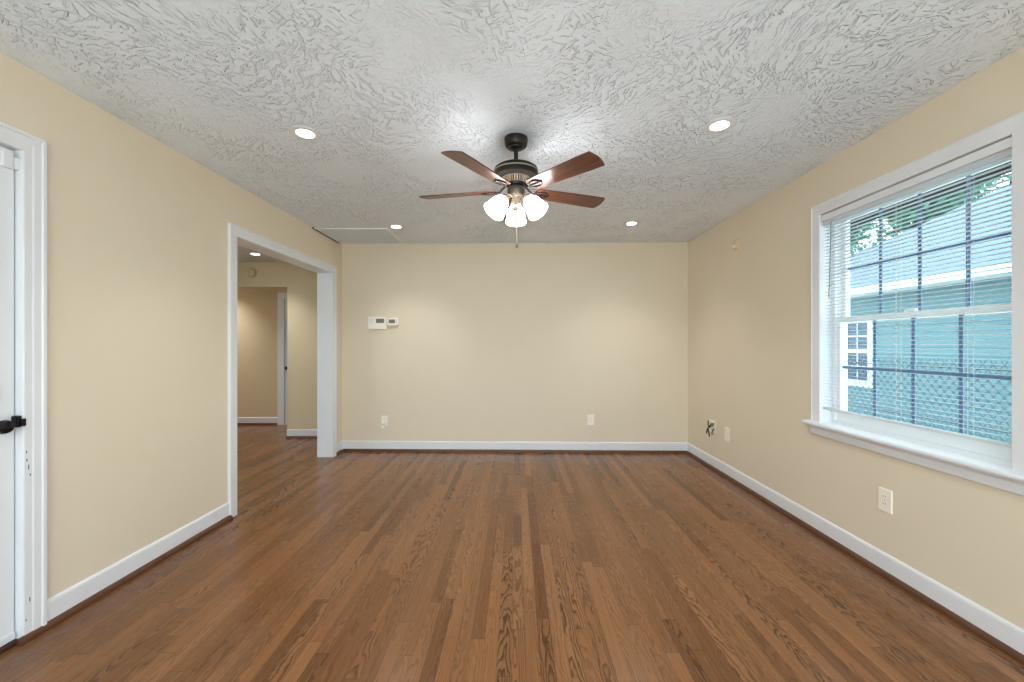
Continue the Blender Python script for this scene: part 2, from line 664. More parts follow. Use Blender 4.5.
def prism(bm, pts, z0, z1):
    a = [bm.verts.new((x, y, z0)) for x, y in pts]
    b = [bm.verts.new((x, y, z1)) for x, y in pts]
    n = len(pts)
    for i in range(n):
        bm.faces.new([a[i], a[(i + 1) % n], b[(i + 1) % n], b[i]])
    bm.faces.new(a)
    bm.faces.new(list(reversed(b)))


# ------------------------------------------------------------------ the shell
CEIL = 2.44
HALLC = 2.36
REAR = -0.95
def XL(y): return -2.104 + 0.0115 * y
def XR(y): return 2.029 - 0.0085 * y
def YB(x): return 4.673 - 0.02153 * x
def PL(u, v, w): return (XL(u) + w, u, v)
def PR(u, v, w): return (XR(u) - w, u, v)
def PB(u, v, w): return (u, YB(u) - w, v)
A_L = PI / 2 - 0.0115      # turns a plate that faces -y so that it faces into the room from the left wall
A_R = -PI / 2 + 0.0085
A_B = -0.02153
WT = 0.15                  # wall thickness

# openings: front door, cased opening, window
DR = (0.78, 1.681, 0.0, 2.07)
OP = (2.955, 4.455, 0.0, 2.05)
WN = (1.616, 2.625, 0.742, 2.105)
HOLE = 0.02

bm = new_bm()
box(bm, -6.2, 2.25, -1.15, 7.6, -0.12, 0.0)
floor = struct(obj('floor', bm, M['floor']))

bm = new_bm()
box(bm, -2.2, 2.2, -1.1, 4.85, CEIL, CEIL + 0.1)
ceiling = struct(obj('ceiling', bm, M['ceiling']))
bm = new_bm()
box(bm, -6.2, -2.2, 0.9, 7.6, HALLC, HALLC + 0.1)
ceil_h = struct(obj('ceiling_hall', bm, M['smoothceiling']))

bm = new_bm()
panel(bm, PL, REAR, 4.86, 0, CEIL, -WT, 0, [(DR[0] - HOLE, DR[1] + HOLE, -1, DR[3] + HOLE), (OP[0] - HOLE, OP[1] + HOLE, -1, OP[3] + HOLE)])
struct(obj('wall_left', bm, M['wall']))
bm = new_bm()
panel(bm, PR, REAR, 4.86, 0, CEIL, -WT, 0, [(WN[0] - HOLE, WN[1] + HOLE, WN[2] - 0.04, WN[3] + HOLE), (-0.6, 0.3, 0.742, WN[3] + HOLE)])  # second opening is unseen, added for more daylight from the side
struct(obj('wall_right', bm, M['wall']))
bm = new_bm()
panel(bm, PB, XL(4.71), XR(4.63), 0, CEIL, -WT, 0)
struct(obj('wall_back', bm, M['wall']))
bm = new_bm()
RW = (-1.75, 1.75, 0.12, 2.2)  # unseen opening behind the camera, sized to let daylight in
panel(bm, lambda u, v, w: (u, REAR + w, v), -2.3, 2.2, 0, CEIL, -WT, 0, [RW])
struct(obj('wall_rear', bm, M['wall']))

# rooms beyond the cased opening
YH = 5.37
def PH(u, v, w): return (u, YH - w, v)
PASS = (-4.15, -3.07, -1, 2.027)
bm = new_bm()
panel(bm, PH, -5.7, -2.17, 0, HALLC, -0.12, 0, [PASS])
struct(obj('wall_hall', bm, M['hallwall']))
bm = new_bm()
box(bm, -2.2, -2.1, 4.86, 5.37, 0, HALLC)
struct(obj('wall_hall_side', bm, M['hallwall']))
YC = 6.27
def PC(u, v, w): return (u, YC - w, v)
CD = (-3.63, -2.87, 0.0, 1.97)
bm = new_bm()
panel(bm, PC, -6.1, -2.1, 0, HALLC, -0.12, 0, [(CD[0] - HOLE, CD[1] + HOLE, -1, CD[3] + HOLE)])
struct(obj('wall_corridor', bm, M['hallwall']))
bm = new_bm()
box(bm, -2.1, -2.0, 5.37, 6.39, 0, HALLC)
struct(obj('wall_corridor_end', bm, M['hallwall']))
bm = new_bm()
panel(bm, lambda u, v, w: (-5.6 + w, u, v), 0.9, 6.39, 0, HALLC, -WT, 0, [(1.3, 3.0, 0.3, 2.1)])  # unseen opening, added to bring daylight into the hall
struct(obj('wall_hall_left', bm, M['hallwall']))
bm = new_bm()
box(bm, -5.75, -2.25, 0.9, 1.05, 0, HALLC)
struct(obj('wall_hall_rear', bm, M['hallwall']))

# baseboards (white board over a stained shoe moulding)
BASE = [(0.0, 0.0), (0.012, 0.0), (0.012, 0.108), (0.009, 0.118), (0.004, 0.122), (0.0, 0.122)]
SHOE = [(0.0121, 0.0), (0.030, 0.0), (0.0295, 0.010), (0.026, 0.019), (0.019, 0.027), (0.0121, 0.030)]
def baseboard(name, P, runs, shoes=None, base=BASE):
    bm = new_bm()
    for a, b in runs:
        sweep(bm, P, base, a, b)
    o = struct(obj(name, bm, M['white']))
    bm = new_bm()
    for a, b in (shoes or runs):
        sweep(bm, P, SHOE, a, b)
    s = obj('shoe_moulding', bm, M['shoe'], o)
    s['label'] = 'dark stained shoe moulding at the foot of the baseboard'
    return o
baseboard('baseboard_left', PL, [(DR[1] + 0.081, OP[0] - 0.081), (OP[1] + 0.081, 4.71)], [(DR[1] - 0.02, OP[0] - 0.07), (OP[1] + 0.07, 4.68)])
baseboard('baseboard_right', PR, [(REAR, 4.625)], [(REAR, 4.60)])
baseboard('baseboard_back', PB, [(-2.045, 1.985)], [(-2.03, 1.97)])
HB = [(0.0, 0.0), (0.014, 0.0), (0.014, 0.105), (0.009, 0.115), (0.0, 0.118)]
baseboard('baseboard_hall', PH, [(-3.07, -2.2)], None, HB)
baseboard('baseboard_corridor', PC, [(-5.6, CD[0] - 0.1)], None, HB)

# ------------------------------------------------------------------ cased opening
def lining(bm, P, o, w0, w1, t=0.02, bottom=False):
    u0, u1, v0, v1 = o
    prof = [(0.0, w0), (0.0, w1), (t - 0.0005, w1), (t - 0.0005, w0)]
    casing(bm, P, u0, u1, v0, v1, prof)

bm = new_bm()
casing(bm, PL, *OP, CASING)
t1 = struct(obj('trim_1', bm, M['white']))
bm = new_bm()
lining(bm, PL, OP, -WT, -0.0005)
obj('jamb', bm, M['white'], t1)
bm = new_bm()
casing(bm, PL, *OP, [(d, -WT - w) for d, w in CASING])
obj('casing', bm, M['white'], t1)

# ------------------------------------------------------------------ front door
d1 = struct(bpy.data.objects.new('door_1', None))
COL.objects.link(d1)
d1.location = (XL(1.24), 1.24, 0)
d1_inv = Matrix.Translation(-Vector(d1.location))
def rel(o, parent):
    """parent a mesh whose points are already in room coordinates"""
    o.parent = parent
    o.matrix_parent_inverse = Matrix.Translation(-Vector(parent.location))
    return o
bm = new_bm()
casing(bm, PL, *DR, CASING)
rel(obj('casing', bm, M['white']), d1)
bm = new_bm()
casing(bm, PL, *DR, [(0.0, -WT), (0.0, -0.0005), (0.0195, -0.0005), (0.0195, -WT)])
casing(bm, PL, DR[0], DR[1], DR[2], DR[3], [(-0.012, -0.10), (-0.012, -0.062), (-0.0002, -0.062), (-0.0002, -0.10)])
rel(obj('jamb', bm, M['white']), d1)
# panelled slab, its face a little behind the casing
DW = -0.018
bm = new_bm()
S0, S1, SZ0, SZ1 = DR[0] + 0.004, DR[1] - 0.006, 0.022, DR[3] - 0.005
pan = []
su = (S1 - S0)
for a, b in ((0.14, 0.46), (0.54, 0.86)):
    for c, d in ((0.10, 0.36), (0.44, 0.78), (0.84, 0.94)):
        pan.append((S0 + su * a, S0 + su * b, SZ1 * c, SZ1 * d))
panel(bm, PL, S0, S1, SZ0, SZ1, DW - 0.042, DW, pan)
slab = rel(obj('door_slab', bm, M['door']), d1)
bm = new_bm()
for p in pan:
    pbox(bm, PL, p[0] + 0.0005, p[1] - 0.0005, p[2] + 0.0005, p[3] - 0.0005, DW - 0.034, DW - 0.012)
rel(obj('door_panel', bm, M['door']), d1)
bm = new_bm()
pbox(bm, PL, DR[0] + 0.001, DR[1] - 0.001, 0.0, 0.02, -0.12, 0.004, 0.003)
rel(obj('threshold', bm, M['threshold']), d1)
# weather strip
bm = new_bm()
pbox(bm, PL, S0, S1, 0.024, 0.055, DW, DW + 0.008, 0.002)
rel(obj('door_sweep', bm, M['door']), d1)


def out_left(y, z, w=0.0):
    """matrix that takes local +z to the room side of the left wall"""
    return Matrix.Translation((XL(y) + w, y, z)) @ Matrix.Rotation(PI / 2, 4, 'Y')

KY, KZ = 1.602, 0.924
bm = new_bm()
lathe(bm, [(0.0, 0.0), (0.032, 0.0), (0.032, 0.004), (0.028, 0.009), (0.013, 0.012), (0.011, 0.03), (0.018, 0.036), (0.027, 0.044), (0.0285, 0.055), (0.024, 0.066), (0.012, 0.071), (0.0, 0.072)], 28, out_left(KY, KZ, DW))
k = rel(obj('door_knob', bm, M['blackmetal'], smooth=True), d1)
k['label'] = 'black round door knob'
bm = new_bm()
lathe(bm, [(0.0, 0.0), (0.028, 0.0), (0.028, 0.010), (0.024, 0.016), (0.009, 0.017), (0.009, 0.015), (0.0, 0.015)], 28, out_left(1.590, 1.058, DW))
k = rel(obj('deadbolt', bm, M['brass'], smooth=True), d1)
k['label'] = 'aged brass deadbolt'
bm = new_bm()
pbox(bm, PL, DR[1] - 0.018, DR[1] - 0.001, KZ - 0.016, KZ + 0.034, -0.0175, 0.012, 0.006)
pbox(bm, PL, DR[1] - 0.010, DR[1] + 0.008, KZ - 0.012, KZ + 0.020, 0.0115, 0.018, 0.003)
k = rel(obj('strike_plate', bm, M['blackmetal']), d1)
k['label'] = 'black strike plate on the jamb'
# chipped paint marks on the casing
bm = new_bm()
for y, z, h in ((1.699, 0.735, 0.020), (1.693, 0.765, 0.012), (1.705, 0.70, 0.010), (1.703, 0.17, 0.018), (1.690, 0.09, 0.008), (1.692, 0.80, 0.010)):
    pbox(bm, PL, y - 0.0015, y + 0.0015, z - h / 2, z + h / 2, 0.0142, 0.0147)
k = rel(obj('paint_chip', bm, M['black']), d1)
k['label'] = 'dark chips in the white paint'

# door contact sensor in two halves
cs_ = thing('contact_sensor', 'small white two-piece contact sensor at the top corner of the front door', 'sensor', (XL(1.642), 1.642, 2.0), A_L)
bm = new_bm()
plate(bm, 0.038, 0.068, 0.018 - 0.036, 0.002, 0.004, 0.003, ox=0.0, oz=0.016)
obj('magnet', bm, M['white'], cs_)
bm = new_bm()
plate(bm, 0.018, 0.050, -0.014, 0.0, 0.003, 0.002, ox=0.030, oz=0.01)
obj('switch_case', bm, M['white'], cs_)

# ------------------------------------------------------------------ window
wn = struct(bpy.data.objects.new('window_1', None))
COL.objects.link(wn)
WC = (WN[0] + WN[1]) / 2
wn.location = (XR(WC), WC, WN[2])
bm = new_bm()
casing(bm, PR, WN[0], WN[1], WN[2], WN[3], [(0.0, 0.0), (0.0, 0.013), (0.004, 0.016), (0.060, 0.018), (0.064, 0.021), (0.069, 0.021), (0.071, 0.018), (0.071, 0.0)])
rel(obj('window_casing', bm, M['white']), wn)
bm = new_bm()
casing(bm, PR, WN[0], WN[1], WN[2], WN[3], [(0.0, -WT), (0.0, -0.0005), (0.0195, -0.0005), (0.0195, -WT)])
rel(obj('window_jamb', bm, M['white']), wn)
bm = new_bm()   # head stop under the casing
pbox(bm, PR, WN[0] + 0.0006, WN[1] - 0.0006, 2.058, 2.0985, -0.040, 0.006, 0.003)
rel(obj('head_stop', bm, M['white']), wn)
bm = new_bm()   # stool with horns and a rounded nose
prof = [(-0.10, 0.718), (0.044, 0.718), (0.050, 0.722), (0.052, 0.730), (0.050, 0.738), (0.044, 0.742), (-0.10, 0.742)]
sweep(bm, PR, [(-0.067, 0.718), (0.0004, 0.718), (0.0004, 0.742), (-0.067, 0.742)], WN[0] + 0.001, WN[1] - 0.001)
sweep(bm, PR, [(0.0005, 0.718)] + [(w, v) for w, v in prof if w > 0] + [(0.0005, 0.742)], WN[0] - 0.11, WN[1] + 0.11)
rel(obj('window_stool', bm, M['white']), wn)
bm = new_bm()   # apron
sweep(bm, PR, [(0.0, 0.655), (0.010, 0.655), (0.014, 0.660), (0.016, 0.700), (0.022, 0.706), (0.024, 0.7175), (0.0, 0.7175)], WN[0] - 0.085, WN[1] + 0.085)
rel(obj('window_apron', bm, M['white']), wn)

U0, U1 = 1.66, 2.60          # clear width of the sashes
GU0, GU1 = 1.62, 2.58


def frame_bm(P, u0, u1, v0, v1, w0, w1, su, b, t):
    bm = new_bm()
    panel(bm, P, u0, u1, v0, v1, w0, w1, [(u0 + su, u1 - su, v0 + b, v1 - t)])
    return bm

bm = frame_bm(PR, WN[0] + 0.0008, WN[1] - 0.0008, 0.7425, 2.1045, -0.1495, -0.068, 0.022, 0.020, 0.020)
rel(obj('window_frame', bm, M['vinyl']), wn)
FU0, FU1 = WN[0] + 0.023, WN[1] - 0.023


def sash(name, v0, v1, wf, stile, bot, top):
    w0, w1 = wf - 0.03, wf
    s = rel(obj(name, frame_bm(PR, FU0, FU1, v0, v1, w0, w1, stile, bot, top), M['vinyl']), wn)
    bm = new_bm()
    gu0, gu1, gv0, gv1 = FU0 + stile, FU1 - stile, v0 + bot, v1 - top
    wm = (w0 + w1) / 2
    for k in (1, 2, 3):
        u = gu0 + (gu1 - gu0) * k / 4
        pbox(bm, PR, u - 0.009, u + 0.009, gv0, gv1, wm - 0.006, wm - 0.001)
    vm = (gv0 + gv1) / 2
    for k in range(4):
        a = gu0 + (gu1 - gu0) * k / 4 + (0.0091 if k else 0)
        b = gu0 + (gu1 - gu0) * (k + 1) / 4 - (0.0091 if k < 3 else 0)
        pbox(bm, PR, a, b, vm - 0.009, vm + 0.009, wm - 0.006, wm - 0.001)
    mo = rel(obj('muntin', bm, M['muntin']), wn)
    bm = new_bm()
    pbox(bm, PR, gu0, gu1, gv0, gv1, wm + 0.001, wm + 0.005)
    pn = rel(obj('pane', bm, M['glass']), wn)
    return s, mo, pn

up = sash('upper_sash', 1.395, 2.084, -0.112, 0.030, 0.034, 0.030)
lo = sash('lower_sash', 0.763, 1.432, -0.078, 0.030, 0.060, 0.036)
for s, mo, pn in (up, lo):
    for o in (mo, pn):
        o.parent = s
        o.matrix_parent_inverse = Matrix.Identity(4)
bm = new_bm()
pbox(bm, PR, 2.10, 2.16, 1.4322, 1.445, -0.1, -0.082, 0.003)
rel(obj('sash_lock', bm, M['vinyl']), wn)

# ------------------------------------------------------------------ mini blind
bl = thing('window_blind', 'white mini blind with open slats hanging in the window', 'blind', (XR(WC), WC, 2.058))
BU0, BU1 = WN[0] + 0.004, WN[1] - 0.004
BW = -0.016
bm = new_bm()
pbox(bm, PR, BU0, BU1, 2.030, 2.0575, BW - 0.0125, BW + 0.0125, 0.002)
rel(obj('headrail', bm, M['blind']), bl)
bm = new_bm()
z = 2.018
while z > 0.862:
    secs = []
    for k in range(5):
        w = BW + 0.0112 * (k - 2) / 2
        h = 0.0016 * (1 - ((k - 2) / 2) ** 2) + 0.0004 * (k - 2)
        secs.append((w, z + h))
    prof = secs + [(w, h - 0.0006) for w, h in reversed(secs)]
    sweep(bm, PR, prof, BU0 + 0.002, BU1 - 0.002)
    z -= 0.0212
rel(obj('slats', bm, M['blind']), bl)
bm = new_bm()
pbox(bm, PR, BU0 + 0.002, BU1 - 0.002, 0.832, 0.848, BW - 0.0125, BW + 0.0125, 0.003)
rel(obj('bottom_rail', bm, M['blind']), bl)
for u in (1.785, 2.12, 2.50):
    bm = new_bm()
    for w in (BW - 0.0135, BW + 0.0135):
        p0, p1 = PR(u, 0.848, w), PR(u, 2.03, w)
        tube(bm, [p0, p1], 0.0007, 5)
    p0, p1 = PR(u + 0.012, 0.848, BW), PR(u + 0.012, 2.03, BW)
    tube(bm, [p0, p1], 0.0007, 5)
    rel(obj('ladder_cord', bm, M['blind']), bl)
bm = new_bm()
tube(bm, [PR(2.535, 2.045, BW + 0.018), PR(2.537, 2.03, BW + 0.026), PR(2.548, 1.80, BW + 0.022), PR(2.562, 1.555, BW + 0.02)], [0.002, 0.003, 0.003, 0.0035], 8)
wd = rel(obj('tilt_wand', bm, simple('smoky_acrylic', lin(150, 150, 156), 0.2)), bl)
wd['label'] = 'grey acrylic tilt wand'

# ------------------------------------------------------------------ ceiling fan
FAN = (0.0, 2.30, CEIL)
ZF = 0.026      # rise of the body under the short downrod
fan = thing('ceiling_fan', 'five-blade bronze ceiling fan with wooden blades and three lit shades', 'ceiling fan', FAN)
fan.rotation_euler.x = math.radians(2.0)   # hangs a little out of plumb
bm = new_bm()
lathe(bm, [(0.0, 0.0), (0.067, 0.0), (0.068, -0.005), (0.064, -0.040), (0.058, -0.048), (0.044, -0.051), (0.042, -0.059), (0.030, -0.064), (0.016, -0.066), (0.0, -0.066)], 40)
obj('canopy', bm, M['bronze'], fan, True)
bm = new_bm()
lathe(bm, [(0.0, -0.060), (0.0125, -0.060), (0.0125, -0.142), (0.022, -0.146), (0.024, -0.158), (0.0, -0.158)], 20)
obj('downrod', bm, M['bronze'], fan, True)
bm = new_bm()
lathe(bm, [(0.0, -0.176), (0.030, -0.176), (0.080, -0.181), (0.106, -0.188), (0.122, -0.199), (0.126, -0.209), (0.119, -0.212), (0.119, -0.218), (0.128, -0.221), (0.129, -0.240), (0.122, -0.247), (0.090, -0.252), (0.0, -0.252)], 48)
mt = obj('motor_housing', bm, M['bronze'], fan, True)
mt.location.z = ZF
bm = new_bm()
lathe(bm, [(0.1195, -0.2115), (0.1235, -0.2122), (0.1235, -0.2178), (0.1195, -0.2185)], 48)
b_ = obj('trim_band', bm, M['nickel'], mt, True)
b_['label'] = 'thin bright metal band around the motor housing'
bm = new_bm()
for k in range(30):       # vented ring: slim ribs round a core
    a = 2 * PI * k / 30
    mtx = Matrix.Rotation(a, 4, 'Z')
    ps = [mtx @ Vector(p) for p in ((0.050, -0.0036, -0.2525), (0.078, -0.0042, -0.2525), (0.078, 0.0042, -0.2525), (0.050, 0.0036, -0.2525), (0.046, -0.0026, -0.285), (0.060, -0.0032, -0.285), (0.060, 0.0032, -0.285), (0.046, 0.0026, -0.285))]
    hexa(bm, ps)
lathe(bm, [(0.080, -0.2522), (0.081, -0.257), (0.075, -0.2575), (0.075, -0.2522)], 40)
vr = obj('vent_ring', bm, M['nickel'], fan)
vr.location.z = ZF
bm = new_bm()
lathe(bm, [(0.0, -0.2523), (0.062, -0.2523), (0.050, -0.283), (0.060, -0.286), (0.058, -0.297), (0.040, -0.300), (0.0, -0.300)], 32)
obj('flywheel', bm, M['blackmetal'], fan, True).location.z = ZF
bm = new_bm()
lathe(bm, [(0.0, -0.300), (0.036, -0.300), (0.047, -0.304), (0.050, -0.312), (0.050, -0.340), (0.046, -0.350), (0.030, -0.356), (0.0, -0.356)], 32)
obj('switch_housing', bm, M['taupe'], fan, True).location.z = ZF
bm = new_bm()
lathe(bm, [(0.0, -0.354), (0.026, -0.354), (0.023, -0.362), (0.026, -0.378), (0.033, -0.404), (0.035, -0.418), (0.030, -0.428), (0.014, -0.433), (0.006, -0.440), (0.0, -0.441)], 28)
obj('fitter', bm, M['nickel'], fan, True).location.z = ZF

# blades
R_TIP, R_ROOT, BZ = 0.588, 0.125, -0.322
PITCH = math.radians(11.5)
def blade_bm():
    bm = new_bm()
    pts = []
    def half(r):
        t = (r - R_ROOT) / (R_TIP - R_ROOT)
        return 0.049 + 0.0145 * min(1, t * 1.25)
    n = 10
    up_, dn_ = [], []
    for k in range(n + 1):
        r = R_ROOT + 0.012 + (R_TIP - 0.014 - R_ROOT - 0.012) * k / n
        up_.append((r, half(r)))
        dn_.append((r, -half(r)))
    tip = []
    for k in range(1, 8):
        s = 1 - 2 * k / 8
        tip.append((R_TIP - 0.014 * s * s, half(R_TIP) * s))
    root = [(R_ROOT, -0.036), (R_ROOT - 0.004, 0.0), (R_ROOT, 0.036)]
    out = up_ + tip + list(reversed(dn_)) + root
    prism(bm, out, -0.003, 0.003)
    return bm

def iron_bm():
    bm = new_bm()
    # arm from the flywheel to the blade, widening into an open loop plate under the blade
    tube(bm, [(0.045, 0, 0.030), (0.065, 0, 0.026), (0.085, 0, 0.008), (0.100, 0, -0.006), (0.125, 0, -0.008)], [0.007, 0.007, 0.006, 0.006, 0.006], 8)
    loop = [(0.118, 0.0), (0.135, 0.020), (0.160, 0.030), (0.186, 0.026), (0.200, 0.010), (0.203, 0.0), (0.200, -0.010), (0.186, -0.026), (0.160, -0.030), (0.135, -0.020)]
    tube(bm, [(x, y, -0.0075) for x, y in loop], 0.0042, 8, closed=True)
    tube(bm, [(0.120, 0, -0.0075), (0.203, 0, -0.0075)], 0.004, 8)
    for x, y in ((0.165, 0.0295), (0.165, -0.0295), (0.205, 0.0)):
        lathe(bm, [(0.0, -0.0125), (0.006, -0.0115), (0.0075, -0.006), (0.0075, -0.0032), (0.0, -0.0032)], 12, Matrix.Translation((x, y, 0)))
    return bm

first = None
for k, deg in enumerate((23.4, 95.4, 167.4, 239.4, 311.4)):
    if first is None:
        b = obj('blade', blade_bm(), M['blade'], fan)
        i = obj('blade_iron', iron_bm(), M['bronze'], fan, True)
        i['label'] = 'dark bronze blade bracket'
        first = (b, i)
    else:
        b, i = first[0].copy(), first[1].copy()
        COL.objects.link(b)
        COL.objects.link(i)
        b.parent = fan
        i.parent = fan
    rot = Matrix.Rotation(math.radians(deg), 4, 'Z') @ Matrix.Rotation(-PITCH, 4, 'X')
    b.matrix_local = Matrix.Translation((0, 0, BZ + ZF)) @ rot
    i.matrix_local = Matrix.Translation((0, 0, BZ + ZF)) @ rot

# three arms with sockets and bell shades
SH = [(0.020, 0.0), (0.025, 0.003), (0.029, 0.010), (0.035, 0.020), (0.044, 0.034), (0.051, 0.052), (0.055, 0.072), (0.0575, 0.090), (0.060, 0.104), (0.0635, 0.113)]
SH = SH + [(r - 0.0035, z) for r, z in reversed(SH)]
def shade_mtx(deg):
    d = math.radians(deg)
    rad = Vector((math.cos(d), math.sin(d), 0))
    ax = (rad * 0.62 + Vector((0, 0, -0.78))).normalized()
    q = Vector((0, 0, 1)).rotation_difference(ax).to_matrix().to_4x4()
    return Matrix.Translation(rad * 0.074 + Vector((0, 0, -0.376))) @ q, rad, ax
for deg in (90, 210, 330):
    mtx, rad, ax = shade_mtx(deg)
    neck = mtx @ Vector((0, 0, 0))
    bm = new_bm()
    tube(bm, [rad * 0.022 + Vector((0, 0, -0.362)), rad * 0.045 + Vector((0, 0, -0.350)), neck - ax * 0.018, neck - ax * 0.004], 0.006, 8)
    lathe(bm, [(0.0, -0.016), (0.018, -0.014), (0.0275, -0.004), (0.0295, 0.012), (0.0275, 0.0125), (0.0, 0.0)], 20, mtx)
    arm = obj('lamp_arm', bm, M['nickel'], fan, True)
    arm.location.z = ZF
    bm = new_bm()
    n = 28
    lathe(bm, SH, n, mtx)
    sh = obj('lamp_shade', bm, M['shade'], arm, True)
    sh['label'] = 'lit white glass bell shade'
bm = new_bm()
pts = [(0.004, -0.006, -0.424 - 0.205 * k / 12) for k in range(13)]
tube(bm, pts, 0.0012, 6)
for k in range(52):
    zc = -0.428 - 0.2 * k / 52
    bmesh.ops.create_icosphere(bm, subdivisions=1, radius=0.0019, matrix=Matrix.Translation((0.004, -0.006, zc)))
ch = obj('pull_chain', bm, M['nickel'], fan, True)
ch.location.z = ZF
bm = new_bm()
lathe(bm, [(0.0, -0.626), (0.003, -0.627), (0.006, -0.634), (0.0065, -0.644), (0.004, -0.652), (0.0, -0.654)], 14, Matrix.Translation((0.004, -0.006, 0)))
obj('pull_fob', bm, M['brass'], ch, True)

# ------------------------------------------------------------------ recessed lights
def recessed(x, y, z, label, power, first=[None], group='recessed ceiling lights'):
    if first[0] is None:
        t = thing('recessed_light', label, 'ceiling light', (x, y, z), 0, group)
        bm = new_bm()
        lathe(bm, [(0.047, -0.0005), (0.081, -0.0005), (0.081, -0.003), (0.076, -0.0055), (0.060, -0.006), (0.0475, -0.0042), (0.047, -0.0030)], 40)
        # inner face closes the ring
        obj('trim_ring', bm, M['white'], t, True)
        bm = new_bm()
        lathe(bm, [(0.0, -0.0042), (0.030, -0.0042), (0.0465, -0.0036), (0.0465, -0.0006), (0.0, -0.0006)], 36)
        obj('lens', bm, M['lens'], t, True)
        ld = bpy.data.lights.new('recessed_lamp', 'SPOT')
        ld.spot_size = math.radians(112)
        ld.spot_blend = 1.0
        ld.shadow_soft_size = 0.05
        ld.energy = power
        ld.color = (0.98, 0.99, 1.0)
        lo_ = bpy.data.objects.new('recessed_lamp', ld)
        COL.objects.link(lo_)
        lo_.parent = t
        lo_.location = (0, 0, -0.0065)
        first[0] = t
        return t
    src = first[0]
    t = src.copy()
    COL.objects.link(t)
    t.location = (x, y, z)
    t['label'] = label
    t['group'] = group
    for c in list(src.children):
        d = c.copy()
        COL.objects.link(d)
        d.parent = t
        if c.type == 'LIGHT':
            d.data = c.data.copy()
            d.data.energy = power
    return t

recessed(-1.181, 2.243, CEIL, 'round recessed light on the ceiling between fan and wide cased doorway', P_DOWN)
recessed(1.100, 2.162, CEIL, 'round recessed light on the ceiling between fan and window', P_DOWN)
recessed(-1.202, 4.017, CEIL, 'round recessed light beside the attic hatch corner', P_DOWN)
recessed(1.129, 3.911, CEIL, 'round recessed light on the plain ceiling before the back wall, beyond the fan', P_DOWN)
recessed(-3.18, 4.88, HALLC, 'round recessed light in the room seen through the cased doorway', P_HALL, group='recessed lights beyond the doorway')
recessed(-4.60, 5.84, HALLC, 'round recessed light at the far end of the corridor beyond the passage', P_HALL * 1.5, group='recessed lights beyond the doorway')

# ------------------------------------------------------------------ attic hatch
HX0, HX1, HY0, HY1 = XL(4.3) + 0.006, -1.315, 4.06, 4.63
ht = thing('attic_hatch', 'grey painted attic hatch with white batten edging in the ceiling corner', 'hatch', ((HX0 + HX1) / 2, (HY0 + HY1) / 2, CEIL))
bm = new_bm()
box(bm, HX0 + 0.002, HX1 - 0.021, HY0 + 0.026, HY1, CEIL - 0.007, CEIL - 0.0003, 0.001)
rel(obj('hatch_panel', bm, M['hatch']), ht)
bm = new_bm()
box(bm, HX0, HX1, HY0, HY0 + 0.025, CEIL - 0.013, CEIL - 0.0003, 0.002)
rel(obj('batten', bm, M['white']), ht)
bm = new_bm()
box(bm, HX1 - 0.020, HX1, HY0 + 0.0255, HY1, CEIL - 0.013, CEIL - 0.0003, 0.002)
rel(obj('batten', bm, M['white']), ht)
bm = new_bm()
box(bm, HX0 - 0.003, HX0 + 0.0015, HY0 - 0.03, HY1, CEIL - 0.018, CEIL - 0.0003)  # dark strip imitates the shaded gap between hatch and wall
gp = rel(obj('edge_gap', bm, M['shoe']), ht)
gp['label'] = 'dark strip in place of the shaded gap along the wall'

# ------------------------------------------------------------------ small wall fittings
def on_back(x, z): return (x, YB(x), z)

th = thing('thermostat', 'larger white rectangular thermostat with grey screen on the back wall', 'thermostat', on_back(-1.628, 1.506), A_B)
bm = new_bm()
plate(bm, 0.214, 0.146, 0.0, 0.024, 0.006, 0.004)
obj('case', bm, M['whiteplastic'], th)
bm = new_bm()
plate(bm, 0.094, 0.050, 0.0238, 0.0252, 0.002, 0.0004, ox=0.036, oz=0.026)
obj('screen', bm, M['screen'], th)
bm = new_bm()
lathe(bm, [(0.014, 0.0236), (0.014, 0.0256), (0.0175, 0.0256), (0.0175, 0.0236)], 24, Matrix.Translation((-0.062, 0, 0.026)) @ Matrix.Rotation(PI / 2, 4, 'X'))
obj('dial_ring', bm, M['greyprint'], th)
for k in range(4):
    bm = new_bm()
    plate(bm, 0.018, 0.009, 0.0238, 0.0262, 0.002, 0.0006, ox=-0.004 + k * 0.026, oz=-0.026)
    obj('button', bm, M['whiteplastic'], th)

cp = thing('wall_controller', 'smaller rounded white control unit with grey screen beside the thermostat', 'control unit', on_back(-1.440, 1.522), A_B)
bm = new_bm()
plate(bm, 0.136, 0.088, 0.0, 0.026, 0.022, 0.006)
obj('case', bm, M['whiteplastic'], cp)
bm = new_bm()
plate(bm, 0.074, 0.044, 0.0258, 0.0272, 0.003, 0.0004, ox=-0.010, oz=0.004)
obj('screen', bm, M['screen'], cp)
for k in range(3):
    bm = new_bm()
    plate(bm, 0.012, 0.010, 0.0258, 0.0275, 0.003, 0.0006, ox=0.044, oz=0.020 - k * 0.018)
    obj('button', bm, M['greyprint'], cp)
bm = new_bm()
plate(bm, 0.112, 0.016, 0.0, 0.018, 0.005, 0.002, ox=0.0, oz=-0.0525)
obj('wall_bracket', bm, M['beigeplastic'], cp)


